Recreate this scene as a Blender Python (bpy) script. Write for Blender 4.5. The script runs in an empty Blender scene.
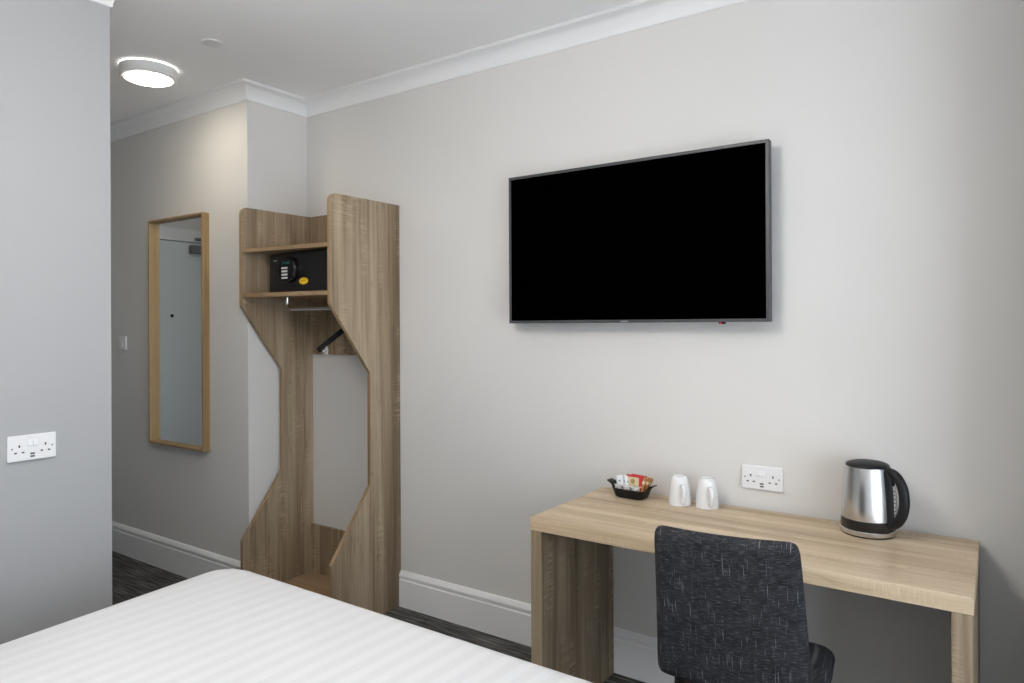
import bpy, bmesh, math, random
from mathutils import Vector, Matrix

PI = math.pi
sc = bpy.context.scene
COL = sc.collection
random.seed(7)

# ------------------------------------------------------------------ materials
def new_mat(name):
    m = bpy.data.materials.new(name)
    m.use_nodes = True
    nt = m.node_tree
    b = nt.nodes['Principled BSDF']
    return m, nt, b

def N(nt, kind, **kw):
    n = nt.nodes.new(kind)
    for k, v in kw.items():
        if k in n.inputs:
            n.inputs[k].default_value = v
        else:
            setattr(n, k, v)
    return n

def plain(name, col, rough=0.5, metal=0.0, spec=0.5, coat=0.0, emit=None, estr=0.0):
    m, nt, b = new_mat(name)
    b.inputs['Base Color'].default_value = (*col, 1)
    b.inputs['Roughness'].default_value = rough
    b.inputs['Metallic'].default_value = metal
    b.inputs['Specular IOR Level'].default_value = spec
    if coat:
        b.inputs['Coat Weight'].default_value = coat
        b.inputs['Coat Roughness'].default_value = 0.08
    if emit:
        b.inputs['Emission Color'].default_value = (*emit, 1)
        b.inputs['Emission Strength'].default_value = estr
    return m

def coords(nt, scale=(1, 1, 1), loc=(0, 0, 0)):
    tc = N(nt, 'ShaderNodeTexCoord')
    mp = N(nt, 'ShaderNodeMapping')
    mp.inputs['Scale'].default_value = scale
    mp.inputs['Location'].default_value = loc
    nt.links.new(tc.outputs['Object'], mp.inputs['Vector'])
    return mp

def ramp(nt, src, stops):
    r = N(nt, 'ShaderNodeValToRGB')
    e = r.color_ramp.elements
    while len(e) < len(stops):
        e.new(0.5)
    for k, (p, c) in enumerate(stops):
        e[k].position = p
        e[k].color = (*c, 1) if len(c) == 3 else c
    nt.links.new(src, r.inputs['Fac'])
    return r

def mixc(nt, fac, a, b, mode='MIX'):
    m = N(nt, 'ShaderNodeMix', data_type='RGBA', blend_type=mode)
    L = nt.links
    for sock, v in ((m.inputs[0], fac), (m.inputs[6], a), (m.inputs[7], b)):
        if isinstance(v, bpy.types.NodeSocket):
            L.new(v, sock)
        elif isinstance(v, (int, float)):
            sock.default_value = v
        else:
            sock.default_value = (*v, 1)
    return m.outputs[2]

def paint(name, col, rough=0.75, bump=0.02, scale=220):
    m, nt, b = new_mat(name)
    b.inputs['Roughness'].default_value = rough
    b.inputs['Specular IOR Level'].default_value = 0.25
    mp = coords(nt)
    n = N(nt, 'ShaderNodeTexNoise', Scale=scale, Detail=3.0)
    nt.links.new(mp.outputs[0], n.inputs['Vector'])
    n2 = N(nt, 'ShaderNodeTexNoise', Scale=1.4, Detail=2.0)
    nt.links.new(mp.outputs[0], n2.inputs['Vector'])
    c = [x for x in col]
    r = ramp(nt, n2.outputs['Fac'], [(0.3, [x * .985 for x in c]), (0.7, [x * 1.012 for x in c])])
    nt.links.new(r.outputs[0], b.inputs['Base Color'])
    bp = N(nt, 'ShaderNodeBump', Strength=bump, Distance=0.002)
    nt.links.new(n.outputs['Fac'], bp.inputs['Height'])
    nt.links.new(bp.outputs[0], b.inputs['Normal'])
    return m

def wood(name, axis, dark, mid, light, seed=0.0, rough=0.5, hatch=0.45):
    """oak decor board; grain runs along `axis`"""
    m, nt, b = new_mat(name)
    L = nt.links
    def sc_(across, along):
        s = [across] * 3
        s[axis] = along
        return s
    loc = (seed, seed * 1.7, seed * .6)
    m1 = coords(nt, sc_(9, .45), loc)
    broad = N(nt, 'ShaderNodeTexNoise', Scale=1.0, Detail=2.5, Roughness=.55, Distortion=.6)
    L.new(m1.outputs[0], broad.inputs['Vector'])
    m2 = coords(nt, sc_(70, 1.6), loc)
    fine = N(nt, 'ShaderNodeTexNoise', Scale=1.0, Detail=4.0, Roughness=.65)
    L.new(m2.outputs[0], fine.inputs['Vector'])
    m3 = coords(nt, sc_(16, 160), loc)           # short cross saw marks
    saw = N(nt, 'ShaderNodeTexNoise', Scale=1.0, Detail=2.0, Roughness=.5)
    L.new(m3.outputs[0], saw.inputs['Vector'])
    m4 = coords(nt, sc_(13, 3.2), (loc[0] + 3, loc[1], loc[2]))
    patch = N(nt, 'ShaderNodeTexNoise', Scale=1.0, Detail=1.5)
    L.new(m4.outputs[0], patch.inputs['Vector'])
    m5 = coords(nt, sc_(30, 5.0), (loc[0], loc[1] + 5, loc[2]))   # darker flecks and figure
    fleck = N(nt, 'ShaderNodeTexNoise', Scale=1.0, Detail=3.0, Distortion=1.5)
    L.new(m5.outputs[0], fleck.inputs['Vector'])
    add = N(nt, 'ShaderNodeMath', operation='MULTIPLY_ADD')
    L.new(fine.outputs['Fac'], add.inputs[0])
    add.inputs[1].default_value = .52
    L.new(broad.outputs['Fac'], add.inputs[2])
    sub = N(nt, 'ShaderNodeMath', operation='SUBTRACT')
    L.new(add.outputs[0], sub.inputs[0])
    sub.inputs[1].default_value = .26
    r = ramp(nt, sub.outputs[0], [(.30, dark), (.50, mid), (.72, light)])
    pm = ramp(nt, patch.outputs['Fac'], [(.52, (0, 0, 0)), (.66, (1, 1, 1))])
    sm = ramp(nt, saw.outputs['Fac'], [(.46, (0, 0, 0)), (.60, (1, 1, 1))])
    mul = N(nt, 'ShaderNodeMath', operation='MULTIPLY')
    L.new(pm.outputs[0], mul.inputs[0])
    L.new(sm.outputs[0], mul.inputs[1])
    mul2 = N(nt, 'ShaderNodeMath', operation='MULTIPLY')
    L.new(mul.outputs[0], mul2.inputs[0])
    mul2.inputs[1].default_value = hatch
    c1 = mixc(nt, mul2.outputs[0], r.outputs[0], [min(1, x * 1.25) for x in light])
    fm = ramp(nt, fleck.outputs['Fac'], [(.60, (0, 0, 0)), (.74, (1, 1, 1))])
    f2 = N(nt, 'ShaderNodeMath', operation='MULTIPLY')
    L.new(fm.outputs[0], f2.inputs[0])
    f2.inputs[1].default_value = .45
    c2 = mixc(nt, f2.outputs[0], c1, [x * .75 for x in dark])
    L.new(c2, b.inputs['Base Color'])
    b.inputs['Roughness'].default_value = rough
    b.inputs['Specular IOR Level'].default_value = .35
    bp = N(nt, 'ShaderNodeBump', Strength=.12, Distance=.001)
    L.new(fine.outputs['Fac'], bp.inputs['Height'])
    L.new(bp.outputs[0], b.inputs['Normal'])
    return m

WALLC = (.70, .685, .66)
M = {}
M['wall'] = paint('wall_paint', WALLC)
M['ceil'] = paint('ceiling_paint', (.92, .92, .92), .85)
M['wall_dimmed'] = paint('wall_paint_dimmed', (.39, .395, .40))  # wall paint darkened to offset too much light on the left wall
M['trim'] = paint('white_satin_paint', (.84, .84, .84), .4, .008)
OD, OM, OL = (.140, .098, .058), (.272, .204, .131), (.425, .338, .234)
M['oak_z'] = wood('oak_decor_upright', 2, OD, OM, OL, 0.0)
M['oak_z2'] = wood('oak_decor_upright_darker_board', 2, OD, OM, OL, 4.3)
M['oak_x'] = wood('oak_decor_flat', 0, (.40, .29, .18), (.56, .43, .285), (.70, .57, .41), 2.1, rough=.42, hatch=.3)
M['oak_edge'] = wood('oak_edge_banding', 2, (.25, .165, .09), (.33, .225, .125), (.40, .28, .165), 1.0, hatch=0)
M['oak_edge_x'] = wood('oak_edge_banding_flat', 0, (.25, .165, .09), (.33, .225, .125), (.40, .28, .165), 1.0, hatch=0)
M['frame_oak'] = wood('mirror_frame_oak', 2, (.26, .165, .075), (.36, .24, .115), (.44, .31, .165), 6.0, hatch=.1)
M['black_plastic'] = plain('black_plastic', (.009, .009, .010), .45, spec=.3)
M['black_gloss'] = plain('black_gloss_plastic', (.008, .008, .009), .15)
M['white_plastic'] = plain('white_plastic', (.80, .80, .81), .3)
M['porcelain'] = plain('white_porcelain', (.80, .80, .80), .12, coat=.6)
M['chrome'] = plain('chrome', (.75, .75, .76), .12, 1.0)
M['slot'] = plain('dark_slot', (.01, .01, .01), .7)
M['usb'] = plain('usb_port_grey', (.10, .10, .10), .5)
M['screw'] = plain('screw_metal', (.35, .35, .36), .4, 1.0)
M['tv_bezel'] = plain('tv_bezel', (.055, .055, .06), .42)
M['tv_screen'] = plain('tv_screen', (.0002, .0002, .0002), .9, spec=0.0)
M['tv_mark'] = plain('tv_mark_grey', (.35, .35, .36), .4)
M['red_led'] = plain('red_indicator', (.45, .01, .03), .4, emit=(1, .03, .08), estr=.35)
M['safe'] = plain('black_powder_coat', (.016, .016, .017), .45)
M['safe_face'] = plain('black_painted_door', (.011, .011, .012), .40)
M['key'] = plain('pale_key', (.62, .62, .60), .5)
M['lcd'] = plain('teal_display', (.01, .035, .035), .25, emit=(.05, .35, .33), estr=.05)
M['yellow'] = plain('yellow_sticker', (.78, .50, .02), .45)
M['ink'] = plain('dark_ink', (.10, .06, .02), .6)
M['silver'] = plain('silver_badge', (.30, .30, .31), .4, .3)
M['dark_wood'] = wood('dark_stained_wood', 2, (.018, .010, .008), (.03, .016, .012), (.045, .025, .018), 2.0, hatch=0)
M['door_grey'] = paint('door_grey_blue', (.72, .77, .78), .5, .01)
M['dark_metal'] = plain('dark_grey_metal', (.22, .22, .23), .45, .5)
M['lamp_body'] = plain('lamp_white_body', (.72, .72, .72), .4)
M['red_paper'] = plain('red_packet_paper', (.52, .03, .03), .45)
M['cream_paper'] = plain('cream_packet_paper', (.76, .64, .42), .5)
M['white_paper'] = plain('white_sachet_paper', (.78, .79, .80), .5)
M['brown_paper'] = plain('brown_stick_paper', (.42, .20, .06), .5)
M['foil'] = plain('pale_foil_lid', (.70, .70, .68), .35, .2)
M['gold_ink'] = plain('golden_print', (.50, .34, .10), .5)

def glow(name, col, strength):
    m, nt, b = new_mat(name)
    e = N(nt, 'ShaderNodeEmission')
    e.inputs['Color'].default_value = (*col, 1)
    e.inputs['Strength'].default_value = strength
    nt.links.new(e.outputs[0], nt.nodes['Material Output'].inputs[0])
    return m

def brushed(name):
    m, nt, b = new_mat(name)
    b.inputs['Metallic'].default_value = 1
    b.inputs['Base Color'].default_value = (.62, .61, .60, 1)
    b.inputs['Anisotropic'].default_value = .6
    mp = coords(nt, (40, 40, 900))
    n = N(nt, 'ShaderNodeTexNoise', Scale=1.0, Detail=2.0)
    nt.links.new(mp.outputs[0], n.inputs['Vector'])
    r = N(nt, 'ShaderNodeMapRange')
    r.inputs['To Min'].default_value = .20
    r.inputs['To Max'].default_value = .30
    nt.links.new(n.outputs['Fac'], r.inputs['Value'])
    nt.links.new(r.outputs[0], b.inputs['Roughness'])
    return m
M['steel'] = brushed('brushed_steel')

def carpet():
    m, nt, b = new_mat('charcoal_streaked_carpet')
    L = nt.links
    a = N(nt, 'ShaderNodeTexNoise', Scale=1.0, Detail=3.0, Roughness=.6)
    L.new(coords(nt, (5, 130, 1)).outputs[0], a.inputs['Vector'])
    c = N(nt, 'ShaderNodeTexNoise', Scale=1.0, Detail=3.0, Roughness=.6)
    L.new(coords(nt, (110, 6, 1)).outputs[0], c.inputs['Vector'])
    g = N(nt, 'ShaderNodeTexNoise', Scale=700.0, Detail=2.0)
    L.new(coords(nt).outputs[0], g.inputs['Vector'])
    r1 = ramp(nt, a.outputs['Fac'], [(.34, (.022, .022, .023)), (.50, (.080, .077, .074)), (.68, (.25, .24, .225))])
    r2 = ramp(nt, c.outputs['Fac'], [(.55, (0, 0, 0)), (.72, (1, 1, 1))])
    f = N(nt, 'ShaderNodeMath', operation='MULTIPLY')
    L.new(r2.outputs[0], f.inputs[0]); f.inputs[1].default_value = .4
    col = mixc(nt, f.outputs[0], r1.outputs[0], (.17, .16, .15))
    L.new(col, b.inputs['Base Color'])
    b.inputs['Roughness'].default_value = .95
    b.inputs['Specular IOR Level'].default_value = .1
    bp = N(nt, 'ShaderNodeBump', Strength=.6, Distance=.004)
    L.new(g.outputs['Fac'], bp.inputs['Height'])
    L.new(bp.outputs[0], b.inputs['Normal'])
    return m
M['carpet'] = carpet()

def fabric():
    m, nt, b = new_mat('charcoal_woven_fabric')
    L = nt.links
    h = N(nt, 'ShaderNodeTexNoise', Scale=1.0, Detail=2.0, Roughness=.6)
    L.new(coords(nt, (48, 0, 400)).outputs[0], h.inputs['Vector'])
    v = N(nt, 'ShaderNodeTexNoise', Scale=1.0, Detail=1.0)
    L.new(coords(nt, (430, 0, 15)).outputs[0], v.inputs['Vector'])
    p = N(nt, 'ShaderNodeTexNoise', Scale=1.0, Detail=2.0)
    L.new(coords(nt, (26, 10, 38)).outputs[0], p.inputs['Vector'])
    base = ramp(nt, p.outputs['Fac'], [(.35, (.012, .012, .014)), (.65, (.024, .024, .027))])
    hm = ramp(nt, h.outputs['Fac'], [(.53, (0, 0, 0)), (.66, (1, 1, 1))])
    hf = N(nt, 'ShaderNodeMath', operation='MULTIPLY')
    L.new(hm.outputs[0], hf.inputs[0]); hf.inputs[1].default_value = .6
    c1 = mixc(nt, hf.outputs[0], base.outputs[0], (.115, .117, .13))
    vm = ramp(nt, v.outputs['Fac'], [(.665, (0, 0, 0)), (.72, (1, 1, 1))])
    vf = N(nt, 'ShaderNodeMath', operation='MULTIPLY')
    L.new(vm.outputs[0], vf.inputs[0]); vf.inputs[1].default_value = .6
    c2 = mixc(nt, vf.outputs[0], c1, (.30, .30, .33))
    L.new(c2, b.inputs['Base Color'])
    b.inputs['Roughness'].default_value = .8
    b.inputs['Specular IOR Level'].default_value = .3
    bp = N(nt, 'ShaderNodeBump', Strength=.5, Distance=.001)
    L.new(h.outputs['Fac'], bp.inputs['Height'])
    L.new(bp.outputs[0], b.inputs['Normal'])
    return m
M['fabric'] = fabric()

def linen():
    m, nt, b = new_mat('white_satin_stripe_cotton')
    L = nt.links
    w = N(nt, 'ShaderNodeTexWave', wave_type='BANDS', bands_direction='X', wave_profile='SIN', Scale=1.0, Distortion=0.0)
    L.new(coords(nt, (.314 / .058 , 0, 0)).outputs[0], w.inputs['Vector'])
    r = ramp(nt, w.outputs['Fac'], [(.35, (.685, .685, .695)), (.65, (.73, .73, .74))])
    L.new(r.outputs[0], b.inputs['Base Color'])
    rr = N(nt, 'ShaderNodeMapRange')
    rr.inputs['To Min'].default_value = .45
    rr.inputs['To Max'].default_value = .7
    L.new(w.outputs['Fac'], rr.inputs['Value'])
    L.new(rr.outputs[0], b.inputs['Roughness'])
    b.inputs['Specular IOR Level'].default_value = .3
    n = N(nt, 'ShaderNodeTexNoise', Scale=5.0, Detail=3.0)
    L.new(coords(nt).outputs[0], n.inputs['Vector'])
    bp = N(nt, 'ShaderNodeBump', Strength=.15, Distance=.01)
    L.new(n.outputs['Fac'], bp.inputs['Height'])
    L.new(bp.outputs[0], b.inputs['Normal'])
    return m
M['linen'] = linen()

def thin_glass(name, tint=(.96, .98, 1.0), refl=.06):
    m, nt, b = new_mat(name)
    t = N(nt, 'ShaderNodeBsdfTransparent'); t.inputs[0].default_value = (*tint, 1)
    g = N(nt, 'ShaderNodeBsdfGlossy'); g.inputs['Roughness'].default_value = .02
    x = N(nt, 'ShaderNodeMixShader'); x.inputs[0].default_value = refl
    nt.links.new(t.outputs[0], x.inputs[1]); nt.links.new(g.outputs[0], x.inputs[2])
    nt.links.new(x.outputs[0], nt.nodes['Material Output'].inputs[0])
    return m
M['pane'] = thin_glass('window_glass')
M['gauge'] = plain('clear_gauge', (.45, .46, .47), .15, coat=.5)
M['mirror'] = plain('mirror_silver', (.90, .92, .92), .01, 1.0)
M['added_curtain'] = plain('added_dark_curtain', (.06, .06, .065), .9)
M['base_fabric'] = plain('divan_grey_fabric', (.12, .12, .13), .9)
M['ground'] = plain('outside_ground', (.3, .3, .3), .9)

# ------------------------------------------------------------------ mesh helpers
def BM():
    return bmesh.new()

def link_obj(name, bm, mats, parent=None, smooth=None):
    me = bpy.data.meshes.new(name)
    bmesh.ops.recalc_face_normals(bm, faces=bm.faces[:])
    bm.to_mesh(me)
    bm.free()
    o = bpy.data.objects.new(name, me)
    COL.objects.link(o)
    for m in (mats if isinstance(mats, (list, tuple)) else [mats]):
        me.materials.append(m)
    if smooth is not None:
        for p in me.polygons:
            p.use_smooth = True
        me.set_sharp_from_angle(angle=math.radians(smooth))
    if parent is not None:
        o.parent = parent
    return o

def tag(o, label, cat, group=None):
    o['label'] = label
    o['category'] = cat
    if group:
        o['group'] = group
    return o

def thing(name, label, cat, loc=(0, 0, 0), rz=0.0, group=None):
    o = bpy.data.objects.new(name, None)
    COL.objects.link(o)
    o.empty_display_size = .1
    o.location = loc
    o.rotation_euler = (0, 0, rz)
    return tag(o, label, cat, group)

def struct(o):
    o['kind'] = 'structure'
    return o

def add_box(bm, x0, x1, y0, y1, z0, z1, bev=0.0, seg=2, mi=0, mat=None):
    t = bmesh.new()
    bmesh.ops.create_cube(t, size=1)
    for v in t.verts:
        v.co = Vector(((x0 + x1) / 2 + v.co.x * (x1 - x0), (y0 + y1) / 2 + v.co.y * (y1 - y0), (z0 + z1) / 2 + v.co.z * (z1 - z0)))
    if bev:
        bmesh.ops.bevel(t, geom=t.edges[:], offset=bev, segments=seg, profile=.5, affect='EDGES')
    if mat is not None:
        bmesh.ops.transform(t, matrix=mat, verts=t.verts)
    merge(bm, t, mi)
    return bm

def merge(bm, t, mi=0):
    t.verts.ensure_lookup_table()
    vs = [bm.verts.new(v.co) for v in t.verts]
    for i, v in enumerate(t.verts):
        v.index = i
    for f in t.faces:
        try:
            nf = bm.faces.new([vs[v.index] for v in f.verts])
            nf.material_index = mi
        except ValueError:
            pass
    t.free()

def prism(bm, poly, axis, a0, a1, mi=0, side_mi=None, bev=0.0):
    """polygon (u,v) extruded along axis; axis 0: (y,z), 1: (x,z), 2: (x,y)"""
    def P(u, v, a):
        return Vector(((a, u, v), (u, a, v), (u, v, a))[axis])
    t = bmesh.new()
    A = [t.verts.new(P(u, v, a0)) for u, v in poly]
    B = [t.verts.new(P(u, v, a1)) for u, v in poly]
    n = len(poly)
    f0 = t.faces.new(A)
    f1 = t.faces.new(B[::-1])
    sides = [t.faces.new((A[i], A[(i + 1) % n], B[(i + 1) % n], B[i])) for i in range(n)]
    bmesh.ops.recalc_face_normals(t, faces=t.faces[:])
    if side_mi is None:
        side_mi = mi
    off = len(bm.faces)
    t.verts.ensure_lookup_table()
    for i, v in enumerate(t.verts):
        v.index = i
    vs = [bm.verts.new(v.co) for v in t.verts]
    for f in t.faces:
        nf = bm.faces.new([vs[v.index] for v in f.verts])
        nf.material_index = side_mi if f in sides else mi
    t.free()
    return bm

def lathe(bm, prof, seg=48, mi=0, sx=1.0, sy=1.0, c=(0, 0, 0), cap=True):
    rings = []
    for r, z in prof:
        if r < 1e-6:
            rings.append([bm.verts.new((c[0], c[1], c[2] + z))])
        else:
            rings.append([bm.verts.new((c[0] + r * sx * math.cos(2 * PI * k / seg), c[1] + r * sy * math.sin(2 * PI * k / seg), c[2] + z)) for k in range(seg)])
    for a, b in zip(rings, rings[1:]):
        for k in range(seg):
            k2 = (k + 1) % seg
            if len(a) == 1 and len(b) == 1:
                continue
            if len(a) == 1:
                f = bm.faces.new((a[0], b[k], b[k2]))
            elif len(b) == 1:
                f = bm.faces.new((a[k], a[k2], b[0]))
            else:
                f = bm.faces.new((a[k], a[k2], b[k2], b[k]))
            f.material_index = mi
    if cap:
        for R in (rings[0], rings[-1]):
            if len(R) > 2:
                f = bm.faces.new(R)
                f.material_index = mi
    return bm

def tube(bm, pts, rad, seg=12, mi=0, flat=1.0, up=Vector((0, 0, 1))):
    """sweep a circle (optionally flattened along the binormal) along pts; rad is a number or a list"""
    pts = [Vector(p) for p in pts]
    n = len(pts)
    rad = rad if isinstance(rad, (list, tuple)) else [rad] * n
    T = []
    for i in range(n):
        d = pts[min(i + 1, n - 1)] - pts[max(i - 1, 0)]
        T.append(d.normalized())
    u = up - T[0] * up.dot(T[0])
    if u.length < 1e-3:
        u = Vector((1, 0, 0)) - T[0] * T[0].x
    u.normalize()
    rings = []
    for i in range(n):
        u = u - T[i] * u.dot(T[i])
        u.normalize()
        w = T[i].cross(u)
        rings.append([bm.verts.new(pts[i] + (u * math.cos(2 * PI * k / seg) + w * flat * math.sin(2 * PI * k / seg)) * rad[i]) for k in range(seg)])
    for a, b in zip(rings, rings[1:]):
        for k in range(seg):
            f = bm.faces.new((a[k], a[(k + 1) % seg], b[(k + 1) % seg], b[k]))
            f.material_index = mi
    for R in (rings[0], rings[-1]):
        f = bm.faces.new(R)
        f.material_index = mi
    return bm

def smooth_path(pts, n=8):
    """Catmull-Rom through pts"""
    P = [Vector(p) for p in pts]
    P = [P[0] * 2 - P[1]] + P + [P[-1] * 2 - P[-2]]
    out = []
    for i in range(1, len(P) - 2):
        a, b, c, d = P[i - 1], P[i], P[i + 1], P[i + 2]
        for k in range(n):
            t = k / n
            out.append(.5 * ((2 * b) + (c - a) * t + (2 * a - 5 * b + 4 * c - d) * t * t + (3 * b - a - 3 * c + d) * t ** 3))
    out.append(P[-2])
    return out

def sweep_profile(bm, path, prof, closed):
    """prof: (offset into the room, z); path counter-clockwise so the room lies to the left"""
    n = len(path)
    P = [Vector(p) for p in path]
    rings = []
    for i in range(n):
        d0 = (P[i] - P[i - 1]).normalized() if (closed or i > 0) else None
        d1 = (P[(i + 1) % n] - P[i]).normalized() if (closed or i < n - 1) else None
        d0 = d0 or d1
        d1 = d1 or d0
        n0 = Vector((-d0.y, d0.x)); n1 = Vector((-d1.y, d1.x))
        m = (n0 + n1) / (1 + n0.dot(n1))
        rings.append([bm.verts.new((P[i].x + m.x * o, P[i].y + m.y * o, z)) for o, z in prof])
    rng = range(n) if closed else range(n - 1)
    k = len(prof)
    for i in rng:
        a, b = rings[i], rings[(i + 1) % n]
        for j in range(k):
            bm.faces.new((a[j], a[(j + 1) % k], b[(j + 1) % k], b[j]))
    if not closed:
        bm.faces.new(rings[0]); bm.faces.new(rings[-1][::-1])
    return bm

# ------------------------------------------------------------------ the setting
YB, YC, XR, XRET, XE, XL, YL, YF, H = 2.6, 2.216, 1.6, -3.227, -4.90, -2.70, 1.28, -1.0, 2.675

def wallbox(name, *boxes, m='wall'):
    bm = BM()
    for b in boxes:
        add_box(bm, *b)
    return struct(link_obj(name, bm, M[m]))

wallbox('floor', (XE - .15, XR + .15, YF - .15, YB + .15, -.12, 0), m='carpet')
wallbox('ceiling', (XE - .15, XR + .15, YF - .15, YB + .15, H, H + .12), m='ceil')
wallbox('wall_back', (XRET, XR + .15, YB, YB + .15, 0, H))
wallbox('wall_corridor', (XE - .15, XRET, YC, YB + .15, 0, H))
wallbox('wall_left', (XL - .12, XL, YF, YL, 0, H), (XE, XL - .12, YL - .12, YL, 0, H), m='wall_dimmed')
wallbox('wall_front', (XL - .12, XR, YF - .15, YF, 0, H))
DY0, DY1, DZ = 1.335, 2.125, 2.04
wallbox('wall_end', (XE - .15, XE, YL - .12, DY0, 0, H), (XE - .15, XE, DY1, YC, 0, H), (XE - .15, XE, DY0, DY1, DZ, H))
WY0, WY1, WZ0, WZ1 = -.80, 1.60, .25, 1.98
wallbox('wall_right', (XR, XR + .15, YF - .15, WY0, 0, H), (XR, XR + .15, WY1, YB, 0, H),
        (XR, XR + .15, WY0, WY1, 0, WZ0), (XR, XR + .15, WY0, WY1, WZ1, H))

# cornice (plaster cove) round the whole room
cz = H - .078
prof = [(0, cz), (.004, cz), (.007, cz + .003)]
for k in range(1, 8):
    a = k / 8 * PI / 2
    prof.append((.007 + .063 * (1 - math.cos(a * .92 + .06)), cz + .003 + .064 * math.sin(a * .92 + .06)))
prof += [(.068, cz + .0685), (.071, cz + .0685), (.071, cz + .073), (.078, cz + .073), (.078, H), (0, H)]
loop = [(XR, YF), (XR, YB), (XRET, YB), (XRET, YC), (XE, YC), (XE, YL), (XL, YL), (XL, YF)]
bm = BM()
sweep_profile(bm, loop, prof, True)
struct(link_obj('trim_1', bm, M['trim'], smooth=35))

# skirting boards
sp = [(0, 0), (.018, 0), (.018, .135), (.014, .140), (.014, .147), (.018, .150), (.018, .160), (.012, .170), (.006, .178), (0, .180)]
def skirt(name, pts):
    bm = BM()
    sweep_profile(bm, pts, sp, False)
    struct(link_obj(name, bm, M['trim']))
skirt('baseboard_back', [(XR, WY1), (XR, YB), (-2.508, YB)])
skirt('baseboard_corridor', [(XRET, YC + .02), (XRET, YC), (XE, YC)])
skirt('baseboard_left', [(XE, YL), (XL, YL), (XL, YF)])
skirt('baseboard_front', [(XL, YF), (XR, YF), (XR, WY0)])

# entrance door at the far end of the corridor (seen in the mirror)
bm = BM()
add_box(bm, XE - .05, XE - .006, DY0, DY1, .004, DZ - .004, .001)
door = struct(link_obj('door_1', bm, M['door_grey']))
bm = BM()
for b in ((XE, XE + .018, DY0 - .052, DY0 - .002, 0, DZ + .09), (XE, XE + .018, DY1, DY1 + .088, 0, DZ + .09), (XE, XE + .018, DY0 - .052, DY1 + .088, DZ, DZ + .09)):
    add_box(bm, *b, .003)
struct(link_obj('trim_2', bm, M['trim']))
bm = BM()
lathe(bm, [(0.0, 0), (.012, 0), (.012, .005), (.009, .007), (0, .007)], 20)
bmesh.ops.rotate(bm, matrix=Matrix.Rotation(PI / 2, 3, 'Y'), verts=bm.verts)
bmesh.ops.translate(bm, vec=(XE - .006, 1.665, 1.497), verts=bm.verts)
link_obj('peephole', bm, M['slot'], door)
bm = BM()
add_box(bm, XE - .006, XE + .045, DY0 + .03, DY0 + .20, DZ - .085, DZ - .025, .004)
add_box(bm, XE + .018, XE + .035, DY0 + .13, DY0 + .17, DZ + .012, DZ + .032, .002)
tube(bm, [(XE + .03, DY0 + .09, DZ - .025), (XE + .03, DY0 + .09, DZ - .005), (XE + .15, DY0 + .03, DZ + .005)], .008, 8)
tube(bm, [(XE + .15, DY0 + .03, DZ + .008), (XE + .03, DY0 + .15, DZ + .02)], .007, 8)
link_obj('door_closer', bm, M['dark_metal'], door)
bm = BM()
add_box(bm, XE - .006, XE + .002, DY1 - .075, DY1 - .035, .95, 1.15, .002)
tube(bm, smooth_path([(XE, DY1 - .055, 1.05), (XE + .045, DY1 - .055, 1.05), (XE + .055, DY1 - .075, 1.05), (XE + .055, DY1 - .17, 1.05)], 6), .009, 10)
link_obj('door_handle', bm, M['chrome'], door, smooth=40)

# window in the right hand wall (outside the frame; daylight comes through it)
bm = BM()
for b in ((XR + .05, XR + .11, WY0, WY0 + .06, WZ0, WZ1), (XR + .05, XR + .11, WY1 - .06, WY1, WZ0, WZ1), (XR + .05, XR + .11, WY0 + .06, WY1 - .06, WZ0, WZ0 + .06),
          (XR + .05, XR + .11, WY0 + .06, WY1 - .06, WZ1 - .06, WZ1), (XR + .055, XR + .105, .37, .43, WZ0 + .06, WZ1 - .06)):
    add_box(bm, *b, .004)
win = struct(link_obj('window_1', bm, M['trim']))
bm = BM()
add_box(bm, XR + .078, XR + .082, WY0 + .06, WY1 - .06, WZ0 + .06, WZ1 - .06)
link_obj('window_pane', bm, M['pane'], win)
bm = BM()
add_box(bm, XR - .03, XR + .05, WY0 - .03, WY1 + .03, WZ0 - .025, WZ0, .005)
link_obj('window_sill', bm, M['trim'], win)

# unseen drape added beside the window to cut its light and bounce
cur = thing('added_curtain', 'added dark grey drape beside the window, outside the view, cutting its light', 'added_curtain', (XR - .09, 2.05, 0))
def drape(pts):
    bm = BM()
    rows = []
    for z in (.03, 1.2, 2.48):
        rows.append([bm.verts.new((x, y, z)) for x, y in pts])
    for a, b in zip(rows, rows[1:]):
        for k in range(len(pts) - 1):
            bm.faces.new((a[k], a[k + 1], b[k + 1], b[k]))
    bmesh.ops.solidify(bm, geom=bm.faces[:], thickness=.003)
    return bm
c2 = thing('added_curtain', 'added dark grey drape right of the desk, outside the view, shading the wall', 'added_curtain', (0, 2.36, 0))  # unseen drape added to darken the wall strip right of the desk
pts = [(.085, .17), (.07, .10), (.066, .02), (.07, -.05), (.10, -.085)]
pts += [(.10 + .55 * k / 60, -.05 - .035 * math.cos(k / 60 * 2 * PI * 6)) for k in range(61)]
link_obj('drape', drape(pts), M['added_curtain'], c2, smooth=60)
bm = BM()
tube(bm, [(.07, -.03, 2.52), (1.30, -.03, 2.52)], .014, 12)
for x in (.3, 1.2):
    tube(bm, [(x, -.03, 2.52), (x, .2395, 2.52)], .008, 8)
link_obj('added_curtain_rail', bm, M['chrome'], c2, smooth=40)
bm = BM()
n = 72
pr = []
for k in range(n + 1):
    y = -.42 + .80 * k / n
    pr.append((.045 * math.sin(k / n * 2 * PI * 9), y))
rows = []
for z in (.03, 1.2, 2.48):
    rows.append([bm.verts.new((x * (1.0 if z < 2 else .8), y, z)) for x, y in pr])
for a, b in zip(rows, rows[1:]):
    for k in range(n):
        bm.faces.new((a[k], a[k + 1], b[k + 1], b[k]))
g = bm.faces[:]
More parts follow.
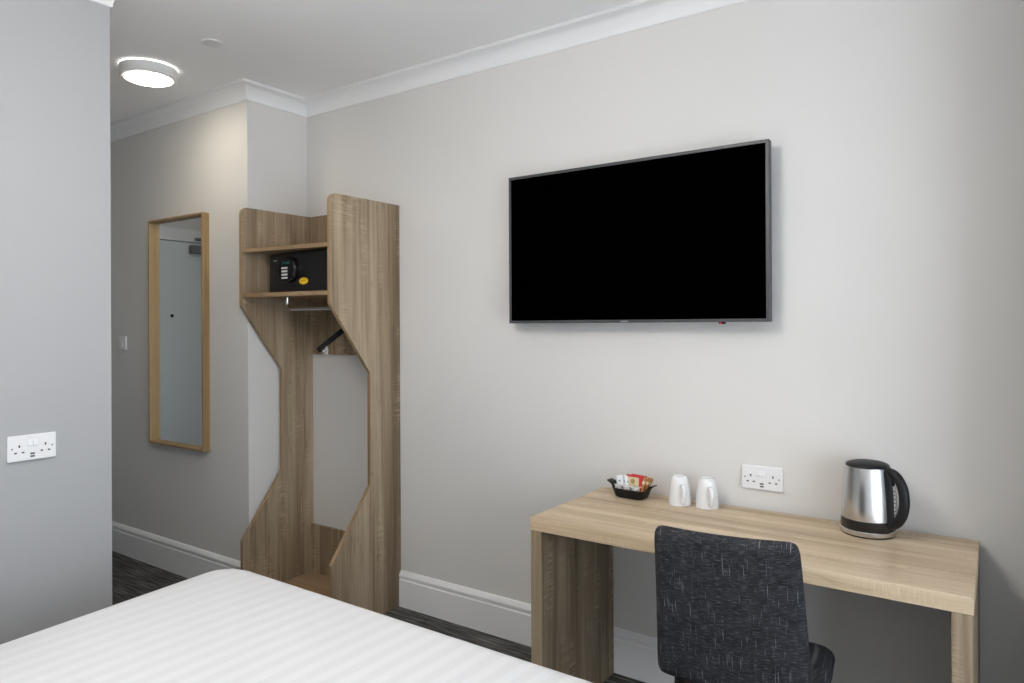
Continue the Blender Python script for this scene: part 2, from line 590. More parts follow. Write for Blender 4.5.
bmesh.ops.solidify(bm, geom=g, thickness=.003)
link_obj('drape', bm, M['added_curtain'], cur, smooth=60)
bm = BM()
tube(bm, [(0, -2.95, 2.52), (0, .42, 2.52)], .014, 12)
for y in (-2.9, -1.3, .4):
    tube(bm, [(0, y, 2.52), (.0895, y, 2.52)], .008, 8)
link_obj('added_curtain_rail', bm, M['chrome'], cur, smooth=40)

# ------------------------------------------------------------------ ceiling lights
M['lamp_glow'] = glow('lamp_diffuser_glow', (1.0, .90, .74), 33.0)
M['fill_glow'] = glow('added_fill_glow', (1.0, .965, .92), 22.5)  # glow of the added drum lamp, soft fill for the room
M['fill_glow_up'] = glow('added_uplight_glow', (1.0, .965, .92), 60.0)  # extra upward glow added to brighten the ceiling
M['lamp_rim'] = glow('lamp_rim_glow', (1.0, .95, .86), 8.0)
def ceiling_light(loc, label, g):
    t = thing('ceiling_light', label, 'ceiling light', loc)
    bm = BM()
    lathe(bm, [(.106, -.006), (.127, -.007), (.128, -.012), (.127, -.050), (.121, -.056), (.107, -.057), (.106, -.050)], 64, cap=False)
    bmesh.ops.holes_fill(bm, edges=[e for e in bm.edges if e.is_boundary], sides=0)
    link_obj('housing', bm, M['lamp_body'], t, smooth=35)
    bm = BM()
    lathe(bm, [(.1055, -.056), (.103, -.060), (.095, -.063), (.07, -.066), (0, -.068)], 64, cap=True)
    link_obj('diffuser', bm, g, t, smooth=35)
    bm = BM()
    lathe(bm, [(.117, -.0005), (.117, -.0055)], 64)
    link_obj('light_ring', bm, M['lamp_rim'], t, smooth=35)
    return t
ceiling_light((-3.39, 1.787, H), 'round white flush ceiling light glowing above the corridor entrance', M['lamp_glow'])
pd = thing('added_fill_lamp', 'added white drum fill lamp over the bed, outside the view', 'fill lamp', (-1.22, .66, H))  # drum lamp added out of view as soft fill from above
bm = BM()
lathe(bm, [(0, -.0005), (.05, -.0005), (.05, -.02), (.006, -.026), (.006, -.24), (0, -.24)], 24)
link_obj('fill_lamp_rose', bm, M['lamp_body'], pd, smooth=35)
bm = BM()
lathe(bm, [(0, -.23), (.20, -.23), (.22, -.24), (.22, -.46), (.20, -.47), (0, -.47)], 48)
link_obj('fill_lamp_shade', bm, M['fill_glow'], pd, smooth=35)
bm = BM()
lathe(bm, [(.02, -.226), (.19, -.226)], 48, cap=False)
bmesh.ops.solidify(bm, geom=bm.faces[:], thickness=.003)
link_obj('fill_uplight', bm, M['fill_glow_up'], pd, smooth=35)

bm = BM()
lathe(bm, [(0, -.0005), (.041, -.0005), (.041, -.004), (.038, -.006), (.030, -.0065), (0, -.0065)], 40)
o = link_obj('sprinkler_cover', bm, M['lamp_body'], smooth=35)
o.location = (-2.862, 1.791, H)
tag(o, 'small flat white round cover plate on the ceiling beside the lamp', 'ceiling plate')

# ------------------------------------------------------------------ wardrobe
XW0, XW1, YW = -3.203, -2.510, 2.15
wd = thing('open_wardrobe', 'tall open oak wardrobe with angled cut-away sides standing against the wall', 'wardrobe', ((XW0 + XW1) / 2, 2.37, 0))
OX, OY = (XW0 + XW1) / 2, 2.37
hw = (XW1 - XW0) / 2
def panel_poly():
    y0, y1 = YW - OY, YB - .002 - OY
    r = .036
    p = [(y1, 0), (y0, 0), (y0, .322), (2.392 - OY, .645), (2.392 - OY, 1.190), (y0, 1.520), (y0, 2.027 - r)]
    for k in range(1, 7):
        a = k / 6 * PI / 2
        p.append((y0 + r - r * math.cos(a), 2.027 - r + r * math.sin(a)))
    p += [(y1, 2.027)]
    return p
for s, m in ((-1, 'oak_z2'), (1, 'oak_z')):
    bm = BM()
    x = s * hw
    prism(bm, panel_poly(), 0, x, x - s * .020, 0, 1)
    link_obj('side_panel', bm, [M[m], M['oak_edge']], wd)
ix0, ix1 = -hw + .0205, hw - .0205
def wpart(name, x0, x1, y0, y1, z0, z1, mats, bev=.001):
    bm = BM()
    add_box(bm, x0, x1, y0, y1, z0, z1, bev, 1)
    return link_obj(name, bm, mats, wd)
wpart('back_panel', ix0, ix1, YB - .020 - OY, YB - .002 - OY, 1.262, 2.027, M['oak_z2'])
wpart('back_panel', ix0, ix1, YB - .020 - OY, YB - .002 - OY, .0, .312, M['oak_z'])
SHR = .085
for z in (1.794, 1.566):
    bm = BM()
    prism(bm, [(ix0, YW + .004 - OY), (ix1, YW + SHR - OY), (ix1, YB - .021 - OY), (ix0, YB - .021 - OY)], 2, z, z + .020)
    link_obj('shelf', bm, M['oak_edge_x'], wd)
wpart('base_shelf', ix0, ix1, YW + .010 - OY, YB - .021 - OY, .012, .045, M['oak_edge_x'])
# chrome rail hung under the lower shelf
bm = BM()
ry, rz = 2.32 - OY, 1.507
path = [(-3.04 - OX, ry, 1.568), (-3.04 - OX, ry, 1.53), (-3.034 - OX, ry, 1.519), (-3.010 - OX, ry, rz), (-2.96 - OX, ry, rz),
        (-2.62 - OX, ry, rz), (-2.59 - OX, ry, rz), (-2.572 - OX, ry, 1.517), (-2.568 - OX, ry, 1.53), (-2.568 - OX, ry, 1.568)]
tube(bm, smooth_path(path, 5), .0115, 14)
link_obj('hanging_rail', bm, M['chrome'], wd, smooth=50)

# clothes hanger on the rail
hg = thing('clothes_hanger', 'black wooden clothes hanger with chrome clips hanging inside the wardrobe', 'hanger', (-2.615, 2.32, 0), math.radians(4))
bm = BM()
pts = smooth_path([(0, -.160, 1.308), (0, -.155, 1.3105), (0, -.10, 1.342), (0, -.02, 1.388), (0, 0, 1.394), (0, .02, 1.388), (0, .10, 1.342), (0, .155, 1.3105), (0, .160, 1.308)], 6)
tube(bm, pts, [.006] + [.014] * (len(pts) - 2) + [.006], 12, flat=.6)
link_obj('shoulder_bar', bm, M['black_plastic'], hg, smooth=50)
bm = BM()
hk = [(0, 0, 1.395), (0, 0, 1.45)]
for k in range(0, 13):
    a = -PI / 2 + k / 12 * (1.25 * PI)
    hk.append((0, .021 * math.cos(a), 1.4985 + .021 * math.sin(a)))
tube(bm, hk, .0023, 8)
link_obj('hook', bm, M['chrome'], hg, smooth=60)
for s in (-1, 1):
    bm = BM()
    add_box(bm, -.010, -.006, s * .118 - .009, s * .118 + .009, 1.282, 1.322, .0015)
    add_box(bm, .006, .010, s * .118 - .009, s * .118 + .009, 1.282, 1.322, .0015)
    tube(bm, [(0, s * .118, 1.332), (0, s * .118, 1.298)], .0035, 8)
    add_box(bm, -.011, .011, s * .118 - .004, s * .118 + .004, 1.296, 1.303, .001)
    link_obj('clip', bm, M['chrome'], hg)

# safe on the lower shelf
sf = thing('safe', 'black electronic safe with round keypad on the wardrobe shelf', 'safe', (-2.876, 2.255, 1.588))
SW, SH, SD = .228, .196, .30
bm = BM()
add_box(bm, -SW, SW, .004, SD, .003, SH, .003)
for sx in (-.17, .17):
    for sy in (.05, .26):
        lathe(bm, [(.012, 0), (.012, .004)], 12, c=(sx, sy, 0))
link_obj('safe_body', bm, M['safe'], sf)
bm = BM()
add_box(bm, -SW + .020, SW - .020, -.001, .004, .020, SH - .020, .0018)
link_obj('safe_door', bm, M['safe_face'], sf)
# round keypad boss
def ydisc(bm, r0, prof, c, seg=40):
    t = bmesh.new()
    lathe(t, prof, seg)
    bmesh.ops.rotate(t, matrix=Matrix.Rotation(PI / 2, 3, 'X'), verts=t.verts)
    bmesh.ops.translate(t, vec=c, verts=t.verts)
    merge(bm, t)
bm = BM()
ydisc(bm, 0, [(0, 0), (.065, 0), (.065, .026), (.059, .032), (.0, .034)], (-.046, 0, .112))
kp = link_obj('keypad', bm, M['black_gloss'], sf, smooth=30)
for r in range(4):
    for c in range(3):
        bm = BM()
        add_box(bm, -.079 + c * .0155, -.066 + c * .0155, -.0365, -.0328, .119 - r * .0165 - .0048, .119 - r * .0165 + .0048, .001, 1)
        link_obj('key', bm, M['key'], kp)
bm = BM()
add_box(bm, -.076, -.020, -.0352, -.0322, .137, .151, .001, 1)
link_obj('display', bm, M['lcd'], kp)
bm = BM()
ydisc(bm, 0, [(0, 0), (.034, 0), (.0335, .0012), (0, .0012)], (0, 0, 0))
bmesh.ops.scale(bm, vec=(1, 1, .50), verts=bm.verts)
bmesh.ops.translate(bm, vec=(.048, -.001, .052), verts=bm.verts)
st = link_obj('sticker', bm, M['yellow'], sf)
bm = BM()
for k, (w, h_) in enumerate(((.005, .005), (.004, .004), (.005, .006), (.004, .004), (.005, .005))):
    x = .031 + k * .0072
    add_box(bm, x, x + w * .8, -.0028, -.0022, .050 + k * .0006, .050 + h_ + k * .0006)
link_obj('sticker_print', bm, M['ink'], st)
bm = BM()
for k in range(5):
    x = -.188 + k * .0062
    add_box(bm, x, x + .0045, -.0022, -.001, .160, .167)
link_obj('badge', bm, M['silver'], sf)

# ------------------------------------------------------------------ mirror
mr = thing('wall_mirror', 'tall wall mirror in a deep oak frame hanging in the corridor', 'mirror', (-3.857, YC, 1.388))
MW, MH, MD, MF = .283, .654, .043, .012
bm = BM()
def frame_ring(bm, w, h, f, y0, y1):
    o0 = [(-w, -h), (w, -h), (w, h), (-w, h)]
    i0 = [(-w + f, -h + f), (w - f, -h + f), (w - f, h - f), (-w + f, h - f)]
    V = lambda p, y: bm.verts.new((p[0], y, p[1]))
    A = [V(p, y0) for p in o0]; B = [V(p, y0) for p in i0]
    C = [V(p, y1) for p in o0]; D = [V(p, y1) for p in i0]
    for k in range(4):
        j = (k + 1) % 4
        bm.faces.new((A[k], A[j], B[j], B[k]))
        bm.faces.new((C[k], D[k], D[j], C[j]))
        bm.faces.new((A[k], C[k], C[j], A[j]))
        bm.faces.new((B[k], B[j], D[j], D[k]))
frame_ring(bm, MW, MH, MF, -MD, -.001)
bmesh.ops.bevel(bm, geom=bm.edges[:], offset=.0012, segments=1, affect='EDGES')
link_obj('mirror_frame', bm, M['frame_oak'], mr)
bm = BM()
add_box(bm, -MW + MF, MW - MF, -.010, -.002, -MH + MF, MH - MF)
link_obj('mirror_glass', bm, M['mirror'], mr)

# ------------------------------------------------------------------ switch and sockets
sw = thing('light_switch', 'white light switch on the corridor wall, left of the mirror', 'light switch', (-4.515, YC, 1.318))
bm = BM()
add_box(bm, -.043, .043, -.010, -.0005, -.043, .043, .003)
link_obj('faceplate', bm, M['white_plastic'], sw)
bm = BM()
prism(bm, [(-.0098, -.022), (-.0150, -.020), (-.0105, .022), (-.0098, .022)], 0, -.012, .012)
link_obj('rocker', bm, M['white_plastic'], sw)
for s in (-1, 1):
    bm = BM()
    ydisc(bm, 0, [(0, 0), (.003, 0), (.003, .0006), (0, .0006)], (s * .030, -.010, 0), 12)
    link_obj('screw', bm, M['screw'], sw)

def socket(loc, rz, label):
    t = thing('wall_socket', label, 'socket', loc, rz, 'double wall sockets')
    bm = BM()
    add_box(bm, -.073, .073, -.011, -.0005, -.043, .043, .0035)
    link_obj('faceplate', bm, M['white_plastic'], t)
    for s in (-1, 1):
        bm = BM()
        c = s * .039
        for x, z, w, h_ in ((c, .007, .0045, .0085), (c - .011, -.0145, .0075, .0045), (c + .011, -.0145, .0075, .0045)):
            add_box(bm, x - w / 2, x + w / 2, -.0114, -.0108, z - h_ / 2, z + h_ / 2)
        link_obj('socket_holes', bm, M['slot'], t)
        bm = BM()
        ydisc(bm, 0, [(0, 0), (.0032, 0), (.0032, .0006), (0, .0006)], (s * .060, -.011, 0), 14)
        link_obj('screw', bm, M['screw'], t)
        bm = BM()
        z0 = .016
        x0 = s * .0085
        prism(bm, [(-.0108, z0 - .011), (-.0160, z0 - .009), (-.0120, z0 + .011), (-.0108, z0 + .011)], 0, x0 - .0065, x0 + .0065)
        link_obj('rocker', bm, M['white_plastic'], t)
        bm = BM()
        zc = -.0255 + s * .0045
        add_box(bm, -.0068, .0068, -.0115, -.0108, zc - .0030, zc + .0030)
        link_obj('usb_port', bm, M['usb'], t)
    return t
socket((-.716, YB, .8615), 0, 'white double wall socket above the desk, beside the kettle')
socket((XL, 1.018, 1.013), PI / 2, 'white double wall socket on the left wall beside the bed')

# ------------------------------------------------------------------ television
tv = thing('television', 'large black flat screen television mounted on the wall above the desk', 'television', (-1.221, 2.52, 1.743))
TW, TH = .554, .3185
bm = BM()
add_box(bm, -TW, TW, .004, .034, -TH, TH, .002)
t = BM()
link_obj('back_cover', bm, M['tv_bezel'], tv); t.free()
bm = BM()
frame_ring(bm, TW, TH, .0115, -.002, .004)
bmesh.ops.bevel(bm, geom=bm.edges[:], offset=.0008, segments=1, affect='EDGES')
link_obj('bezel', bm, M['tv_bezel'], tv)
bm = BM()
add_box(bm, -TW + .0117, TW - .0117, .0005, .0042, -TH + .0117, TH - .0117)
link_obj('screen', bm, M['tv_screen'], tv)
bm = BM()
add_box(bm, -.22, .22, .034, .052, -.20, .16, .004)
add_box(bm, -.15, .15, .052, .0795, -.12, .12, .003)
link_obj('wall_bracket', bm, M['black_plastic'], tv)
bm = BM()
for x, w in ((-.016, .006), (-.008, .006), (.000, .006), (.008, .006)):
    add_box(bm, x, x + w, -.0032, -.0019, -TH + .0035, -TH + .0078)
link_obj('badge', bm, M['tv_mark'], tv)
bm = BM()
add_box(bm, .374, .396, .002, .016, -TH - .0075, -TH + .0005, .001)
led = link_obj('sensor_pod', bm, M['black_gloss'], tv)
bm = BM()
add_box(bm, .378, .384, .0005, .0035, -TH - .0065, -TH - .002)
link_obj('red_light', bm, M['red_led'], led)

# ------------------------------------------------------------------ desk
dk = thing('desk', 'oak desk with thick top and slab legs against the wall under the television', 'desk', (-.705, 2.31, 0))
def dpart(name, x0, x1, y0, y1, z0, z1, m, bev=.0015):
    bm = BM()
    add_box(bm, x0 + .705, x1 + .705, y0 - 2.31, y1 - 2.31, z0, z1, bev, 1)
    return link_obj(name, bm, m, dk)
dpart('desktop', -1.352, -.062, 2.036, 2.581, .706, .75, M['oak_x'])
dpart('leg_panel', -1.350, -1.305, 2.038, 2.580, 0, .7055, M['oak_z'])
dpart('leg_panel', -.109, -.064, 2.038, 2.580, 0, .7055, M['oak_z2'])

# ------------------------------------------------------------------ chair
ch = thing('desk_chair', 'charcoal woven fabric dining chair with dark legs pushed up to the desk', 'chair', (-.602, 1.995, 0), math.radians(7))
# backrest: curved, slightly wider at the bottom, leaning back
def backrest():
    bm = BM()
    nu, nv = 17, 15
    def S(u, v):                      # u -1..1 across, v 0..1 up ; returns the mid surface
        hwid = .197 - .022 * v
        z = .476 + .428 * v
        y = -.175 - .085 * v - .02 * v * v
        y -= .026 * (1 - u * u)
        return Vector((u * hwid, y, z))
    def outline(u, v):                # rounded corners
        return u, v
    th = .025
    front, back = [], []
    for j in range(nv):
        rf, rb = [], []
        v = j / (nv - 1)
        for i in range(nu):
            u = -1 + 2 * i / (nu - 1)
            # pull the corners in to round them
            cu, cv = u, v
            ax, ay = abs(u), abs(v * 2 - 1)
            rx, ry_ = .88, .90
            if ax > rx and ay > ry_:
                a, b = (ax - rx) / (1 - rx), (ay - ry_) / (1 - ry_)
                m_ = max(a, b)
                l = math.hypot(a, b)
                k = m_ / l
                ax2, ay2 = rx + a * k * (1 - rx), ry_ + b * k * (1 - ry_)
                cu = math.copysign(ax2, u)
                cv = (math.copysign(ay2, v * 2 - 1) + 1) / 2
            p = S(cu, cv)
            e = min(1 - abs(cu), (1 - abs(cv * 2 - 1)) * 1.15)
            tt = th * (.80 + .20 * min(1, max(0, e) / .10) ** .5)
            rf.append(bm.verts.new(p + Vector((0, tt, 0))))
            rb.append(bm.verts.new(p - Vector((0, tt, 0))))
        front.append(rf); back.append(rb)
    for j in range(nv - 1):
        for i in range(nu - 1):
            bm.faces.new((front[j][i], front[j][i + 1], front[j + 1][i + 1], front[j + 1][i]))
            bm.faces.new((back[j][i], back[j + 1][i], back[j + 1][i + 1], back[j][i + 1]))
    ring = [(0, i) for i in range(nu)] + [(j, nu - 1) for j in range(1, nv)] + [(nv - 1, i) for i in range(nu - 2, -1, -1)] + [(j, 0) for j in range(nv - 2, 0, -1)]
    for a, b in zip(ring, ring[1:] + ring[:1]):
        bm.faces.new((front[a[0]][a[1]], back[a[0]][a[1]], back[b[0]][b[1]], front[b[0]][b[1]]))
    return bm
o = link_obj('backrest', backrest(), M['fabric'], ch, smooth=80)
md = o.modifiers.new('soften', 'SUBSURF'); md.levels = 1; md.render_levels = 2
# seat pad with a waterfall front
def seat():
    bm = BM()
    nu, nv = 13, 15
    top, bot = [], []
    for j in range(nv):
        v = j / (nv - 1)
        y = -.185 + .425 * v
        rt, rb = [], []
        for i in range(nu):
            u = -1 + 2 * i / (nu - 1)
            hwid = .150 + .072 * min(1, v * 1.6)
            edge = max(0, (abs(u) - .86) / .14)
            z = .482 - .016 * edge ** 2 - .030 * max(0, (v - .82) / .18) ** 2
            rt.append(bm.verts.new((u * hwid, y, z)))
            rb.append(bm.verts.new((u * hwid, y - (.012 if v > .99 else 0), .405)))
        top.append(rt); bot.append(rb)
    for j in range(nv - 1):
        for i in range(nu - 1):
            bm.faces.new((top[j][i], top[j][i + 1], top[j + 1][i + 1], top[j + 1][i]))
            bm.faces.new((bot[j][i], bot[j + 1][i], bot[j + 1][i + 1], bot[j][i + 1]))
    ring = [(0, i) for i in range(nu)] + [(j, nu - 1) for j in range(1, nv)] + [(nv - 1, i) for i in range(nu - 2, -1, -1)] + [(j, 0) for j in range(nv - 2, 0, -1)]
    for a, b in zip(ring, ring[1:] + ring[:1]):
        bm.faces.new((top[a[0]][a[1]], bot[a[0]][a[1]], bot[b[0]][b[1]], top[b[0]][b[1]]))
    return bm
o = link_obj('seat', seat(), M['fabric'], ch, smooth=180)
md = o.modifiers.new('soften', 'SUBSURF'); md.levels = 1; md.render_levels = 2
bm = BM()
add_box(bm, -.178, .178, -.17, .185, .370, .404, .004)
link_obj('seat_frame', bm, M['dark_wood'], ch)
for sx in (-1, 1):
    for sy in (-1, 1):
        bm = BM()
        x, y = sx * .165, (.17 if sy > 0 else -.165)
        lean = .02 if sy > 0 else -.06
        sq = lambda c, w, z: [bm.verts.new((c[0] + a * w, c[1] + b * w, z)) for a, b in ((-1, -1), (1, -1), (1, 1), (-1, 1))]
        ztop = .372 if sy > 0 else .372
        R = [sq((x + sx * .012, y + lean), .012, 0), sq((x + sx * .005, y + lean * .3), .016, .22), sq((x, y), .020, ztop)]
        for a, b in zip(R, R[1:]):
            for k in range(4):
                bm.faces.new((a[k], a[(k + 1) % 4], b[(k + 1) % 4], b[k]))
        bm.faces.new(R[0]); bm.faces.new(R[-1])
        bmesh.ops.bevel(bm, geom=[e for e in bm.edges if abs(e.verts[0].co.z - e.verts[1].co.z) > .05], offset=.004, segments=2, affect='EDGES')
        link_obj('leg', bm, M['dark_wood'], ch, smooth=40)
# wooden upright that carries the backrest
for s in (-1, 1):
    bm = BM()
    tube(bm, [(s * .12, -.15, .385), (s * .12, -.172, .40), (s * .12, -.184, .50)], .014, 8)
    link_obj('back_support', bm, M['dark_wood'], ch)

# ------------------------------------------------------------------ kettle
kt = thing('kettle', 'brushed steel cordless kettle with black lid and handle on the desk', 'kettle', (-.357, 2.485, .75), math.radians(-28))
kt.scale = (.950, .950, .965)
bm = BM()
lathe(bm, [(0, .0005), (.080, .0005), (.083, .003), (.084, .006)], 64)
link_obj('foot_ring', bm, M['black_plastic'], kt, smooth=35)
bm = BM()
lathe(bm, [(0, .006), (.0845, .006), (.0855, .009), (.0850, .019), (.083, .021), (0, .021)], 64)
link_obj('power_base', bm, M['steel'], kt, smooth=35)
bm = BM()
lathe(bm, [(0, .0215), (.0825, .0215), (.0838, .024), (.0828, .052), (.0815, .0535), (0, .0535)], 64)
link_obj('black_band', bm, M['black_gloss'], kt, smooth=35)
bm = BM()
prof = [(0, .0535), (.0822, .0535)]
for k in range(1, 13):
    t_ = k / 12
    prof.append((.0822 - .0125 * t_ ** 1.5, .0535 + .168 * t_))
prof += [(.066, .2225), (0, .2225)]
lathe(bm, prof, 72)
# pull out a short spout lip on the -x side
for v in bm.verts:
    a = math.atan2(v.co.y, -v.co.x)
    if v.co.z > .184 and abs(a) < .55 and math.hypot(v.co.x, v.co.y) > .05:
        w = (math.cos(a / .55 * PI / 2) ** 2) * ((v.co.z - .184) / .0385) ** 1.3
        v.co.x -= .012 * w
        v.co.z += .003 * w
link_obj('jug', bm, M['steel'], kt, smooth=35)
bm = BM()
prof = [(0, .221), (.066, .221), (.0675, .2225), (.066, .225)]
for k in range(1, 9):
    a = k / 8 * PI / 2
    prof.append((.066 * math.cos(a), .225 + .015 * math.sin(a)))
lathe(bm, prof, 64)
link_obj('lid', bm, M['black_plastic'], kt, smooth=35)
bm = BM()
# handle spine on the body
tube(bm, smooth_path([(.0800, 0, .040), (.0795, 0, .085), (.0775, 0, .140), (.0725, 0, .190), (.0675, 0, .214)], 6), [.020] * 25, 16, flat=.85, up=Vector((1, 0, 0)))
hp = smooth_path([(.058, 0, .213), (.082, 0, .213), (.104, 0, .202), (.122, 0, .174), (.129, 0, .136), (.126, 0, .100), (.114, 0, .069), (.098, 0, .051), (.080, 0, .045)], 7)
nn = len(hp)
tube(bm, hp, [.0130 + .0025 * math.sin(k / (nn - 1) * PI) for k in range(nn)], 16, flat=1.05, up=Vector((0, 1, 0)))
link_obj('handle', bm, M['black_plastic'], kt, smooth=60)
bm = BM()
tube(bm, smooth_path([(.0965, 0, .075), (.0955, 0, .120), (.0905, 0, .172)], 6), [.009] * 13, 12, flat=.7, up=Vector((1, 0, 0)))
gg = link_obj('water_gauge', bm, M['gauge'], kt, smooth=60)
bm = BM()
for k in range(7):
    z = .082 + k * .0125
    x = .0965 - (z - .08) * .045
    add_box(bm, x - .003, x + .0085, -.0072, -.0060, z - .0012, z + .0012)
link_obj('gauge_marks', bm, M['slot'], gg)

# ------------------------------------------------------------------ mugs (upside down)
def mug(loc, rz, label, sz=.98):
    t = thing('mug', label, 'mug', loc, rz, 'upturned white mugs')
    t.scale = (1, 1, sz)
    bm = BM()
    # stands on its rim: wide mouth at the desk, narrow foot up
    prof = [(.0360, .001), (.0392, .0002), (.0412, .0012), (.0412, .010), (.0400, .030), (.0375, .055), (.0345, .078), (.0305, .096), (.0265, .106), (.0235, .1085), (.0220, .1085), (.0210, .105), (.0, .1045)]
    inner = [(0, .099), (.022, .098), (.0300, .088), (.0345, .060), (.0365, .030), (.0370, .008)]
    lathe(bm, inner + prof, 48, cap=False)
    link_obj('cup', bm, M['porcelain'], t, smooth=50)
    bm = BM()
    hp = smooth_path([(0, -.0355, .078), (0, -.0485, .076), (0, -.0585, .064), (0, -.0600, .046), (0, -.0545, .028), (0, -.0480, .018), (0, -.0400, .017)], 6)
    nn = len(hp)
    tube(bm, hp, [.0052 + .0016 * abs(2 * k / (nn - 1) - 1) for k in range(nn)], 14, flat=1.3, up=Vector((0, 0, 1)))
    link_obj('handle', bm, M['porcelain'], t, smooth=60)
mug((-.988, 2.493, .75), math.radians(38), 'white upturned mug next to the black sachet dish')
mug((-.889, 2.508, .75), math.radians(36), 'white upturned mug nearer the wall socket')

# ------------------------------------------------------------------ tea tray
BX, BY = -1.179, 2.488
bk = thing('sachet_dish', 'small black oblong dish with two end handles holding tea and sugar', 'dish', (BX, BY, .75), math.radians(-3))
def rrect(hx, hy, r, z, n=6):
    out = []
    for cx, cy, a0 in ((hx - r, hy - r, 0), (-hx + r, hy - r, PI / 2), (-hx + r, -hy + r, PI), (hx - r, -hy + r, 1.5 * PI)):
        for k in range(n + 1):
            a = a0 + k / n * PI / 2
            out.append((cx + r * math.cos(a), cy + r * math.sin(a), z))
    return out
bm = BM()
L_ = [rrect(.050, .030, .018, .0005), rrect(.060, .036, .020, .006), rrect(.069, .042, .022, .034), rrect(.072, .044, .024, .0365), rrect(.070, .042, .022, .0375),
      rrect(.067, .039, .020, .034), rrect(.058, .033, .018, .009), rrect(.050, .028, .016, .006)]
rings = [[bm.verts.new(p) for p in r] for r in L_]
for a, b in zip(rings, rings[1:]):
    for k in range(len(a)):
        bm.faces.new((a[k], a[(k + 1) % len(a)], b[(k + 1) % len(a)], b[k]))
bm.faces.new(rings[0]); bm.faces.new(rings[-1])
link_obj('dish_body', bm, M['black_plastic'], bk, smooth=50)
for s in (-1, 1):
    bm = BM()
    prism(bm, [(s * .068, .030), (s * .083, .048), (s * .098, .055), (s * .099, .059), (s * .080, .054), (s * .068, .037)], 1, -.018, .018)
    link_obj('handle', bm, M['black_plastic'], bk)
def at(dx, dy, dz=0.0):
    a = math.radians(-3)
    return (BX + dx * math.cos(a) - dy * math.sin(a), BY + dx * math.sin(a) + dy * math.cos(a), .75 + dz)
# milk pots
for k, (dx, dy, dz, lab) in enumerate(((-.046, -.018, .022, 'small white milk pot at the left end of the black dish'),
                                       (-.008, -.019, .022, 'small white milk pot in the middle of the black dish'),
                                       (.027, -.020, .022, 'small white milk pot at the front beside the brown sugar sticks'))):
    t = thing('milk_pot', lab, 'milk pot', at(dx, dy, dz), math.radians(20 * k), 'milk pots in the dish')
    bm = BM()
    lathe(bm, [(0, 0), (.0125, 0), (.0135, .002), (.0165, .022), (.0172, .024), (0, .024)], 28)
    link_obj('pot', bm, M['white_plastic'], t, smooth=40)
    bm = BM()
    lathe(bm, [(0, .0241), (.0185, .0241), (.0185, .0248), (0, .0252)], 28)
    add_box(bm, .016, .024, -.005, .005, .0241, .0247)
    link_obj('foil_lid', bm, M['foil'], t, smooth=40)
    bm = BM()
    add_box(bm, -.004, .004, -.0168, -.0145, .009, .017)
    link_obj('printed_mark', bm, M['gold_ink'], t)

def packet(name, w, h, th, m):
    """soft pillow packet standing upright, base at z=0"""
    bm = BM()
    nu, nv = 9, 9
    sides = []
    for s in (-1, 1):
        g = []
        for j in range(nv):
            v = j / (nv - 1)
            row = []
            for i in range(nu):
                u = -1 + 2 * i / (nu - 1)
                puff = max(0, (1 - u ** 4) * (1 - (2 * v - 1) ** 4)) ** .5
                wob = .0006 * math.sin(9 * u + 3) * math.cos(7 * v)
                row.append(bm.verts.new((u * w / 2, s * (th / 2 * puff + .0004) + wob, v * h)))
            g.append(row)
        sides.append(g)
    for g in sides:
        for j in range(nv - 1):
            for i in range(nu - 1):
                bm.faces.new((g[j][i], g[j][i + 1], g[j + 1][i + 1], g[j + 1][i]))
    a, b = sides
    ring = [(0, i) for i in range(nu)] + [(j, nu - 1) for j in range(1, nv)] + [(nv - 1, i) for i in range(nu - 2, -1, -1)] + [(j, 0) for j in range(nv - 2, 0, -1)]
    for p, q in zip(ring, ring[1:] + ring[:1]):
        bm.faces.new((a[p[0]][p[1]], b[p[0]][p[1]], b[q[0]][q[1]], a[q[0]][q[1]]))
    return bm
# red tea packets with a cream label
for k, (dx, dy, rz, lab) in enumerate(((.004, .012, -4, 'red tea packet with cream label standing in front in the dish'),
                                       (.017, .025, -10, 'red tea packet standing behind the other red packet'))):
    t = thing('tea_packet', lab, 'tea packet', at(dx, dy, .012), math.radians(rz), 'red tea packets')
    t.rotation_euler = (math.radians(-4), 0, math.radians(rz))
    link_obj('wrapper', packet('w', .072, .072, .006, None), M['red_paper'], t, smooth=50)
    if k == 0:
        bm = BM()
        add_box(bm, -.033, .021, -.0042, -.0036, .024, .064)
        lb = link_obj('paper_label', bm, M['cream_paper'], t)
        bm = BM()
        ydisc(bm, 0, [(0, 0), (.0095, 0), (.0095, .0006), (.006, .0006), (.006, 0)], (-.006, -.0042, .048), 20)
        add_box(bm, -.020, .010, -.0046, -.0042, .034, .0355)
        link_obj('printed_mark', bm, M['gold_ink'], lb)
# white sugar sachets
for k, (dx, dy, rz, rx, lab) in enumerate(((-.050, .004, 12, -10, 'white paper sachet at the left end, leaning forward'),
                                           (-.040, .016, -15, -3, 'white paper sachet standing behind the left milk pot'),
                                           (-.026, .006, 25, -8, 'white paper sachet wedged against the red tea packet'))):
    t = thing('sugar_sachet', lab, 'sachet', at(dx, dy, .016), 0, 'white sachets in the dish')
    t.rotation_euler = (math.radians(rx), math.radians((-8, 4, 9)[k]), math.radians(rz))
    link_obj('wrapper', packet('w', .026, .062, .006, None), M['white_paper'], t, smooth=50)
    bm = BM()
    add_box(bm, -.004, .004, -.0042, -.0034, .036, .044)
    link_obj('printed_mark', bm, M['tv_mark'], t)
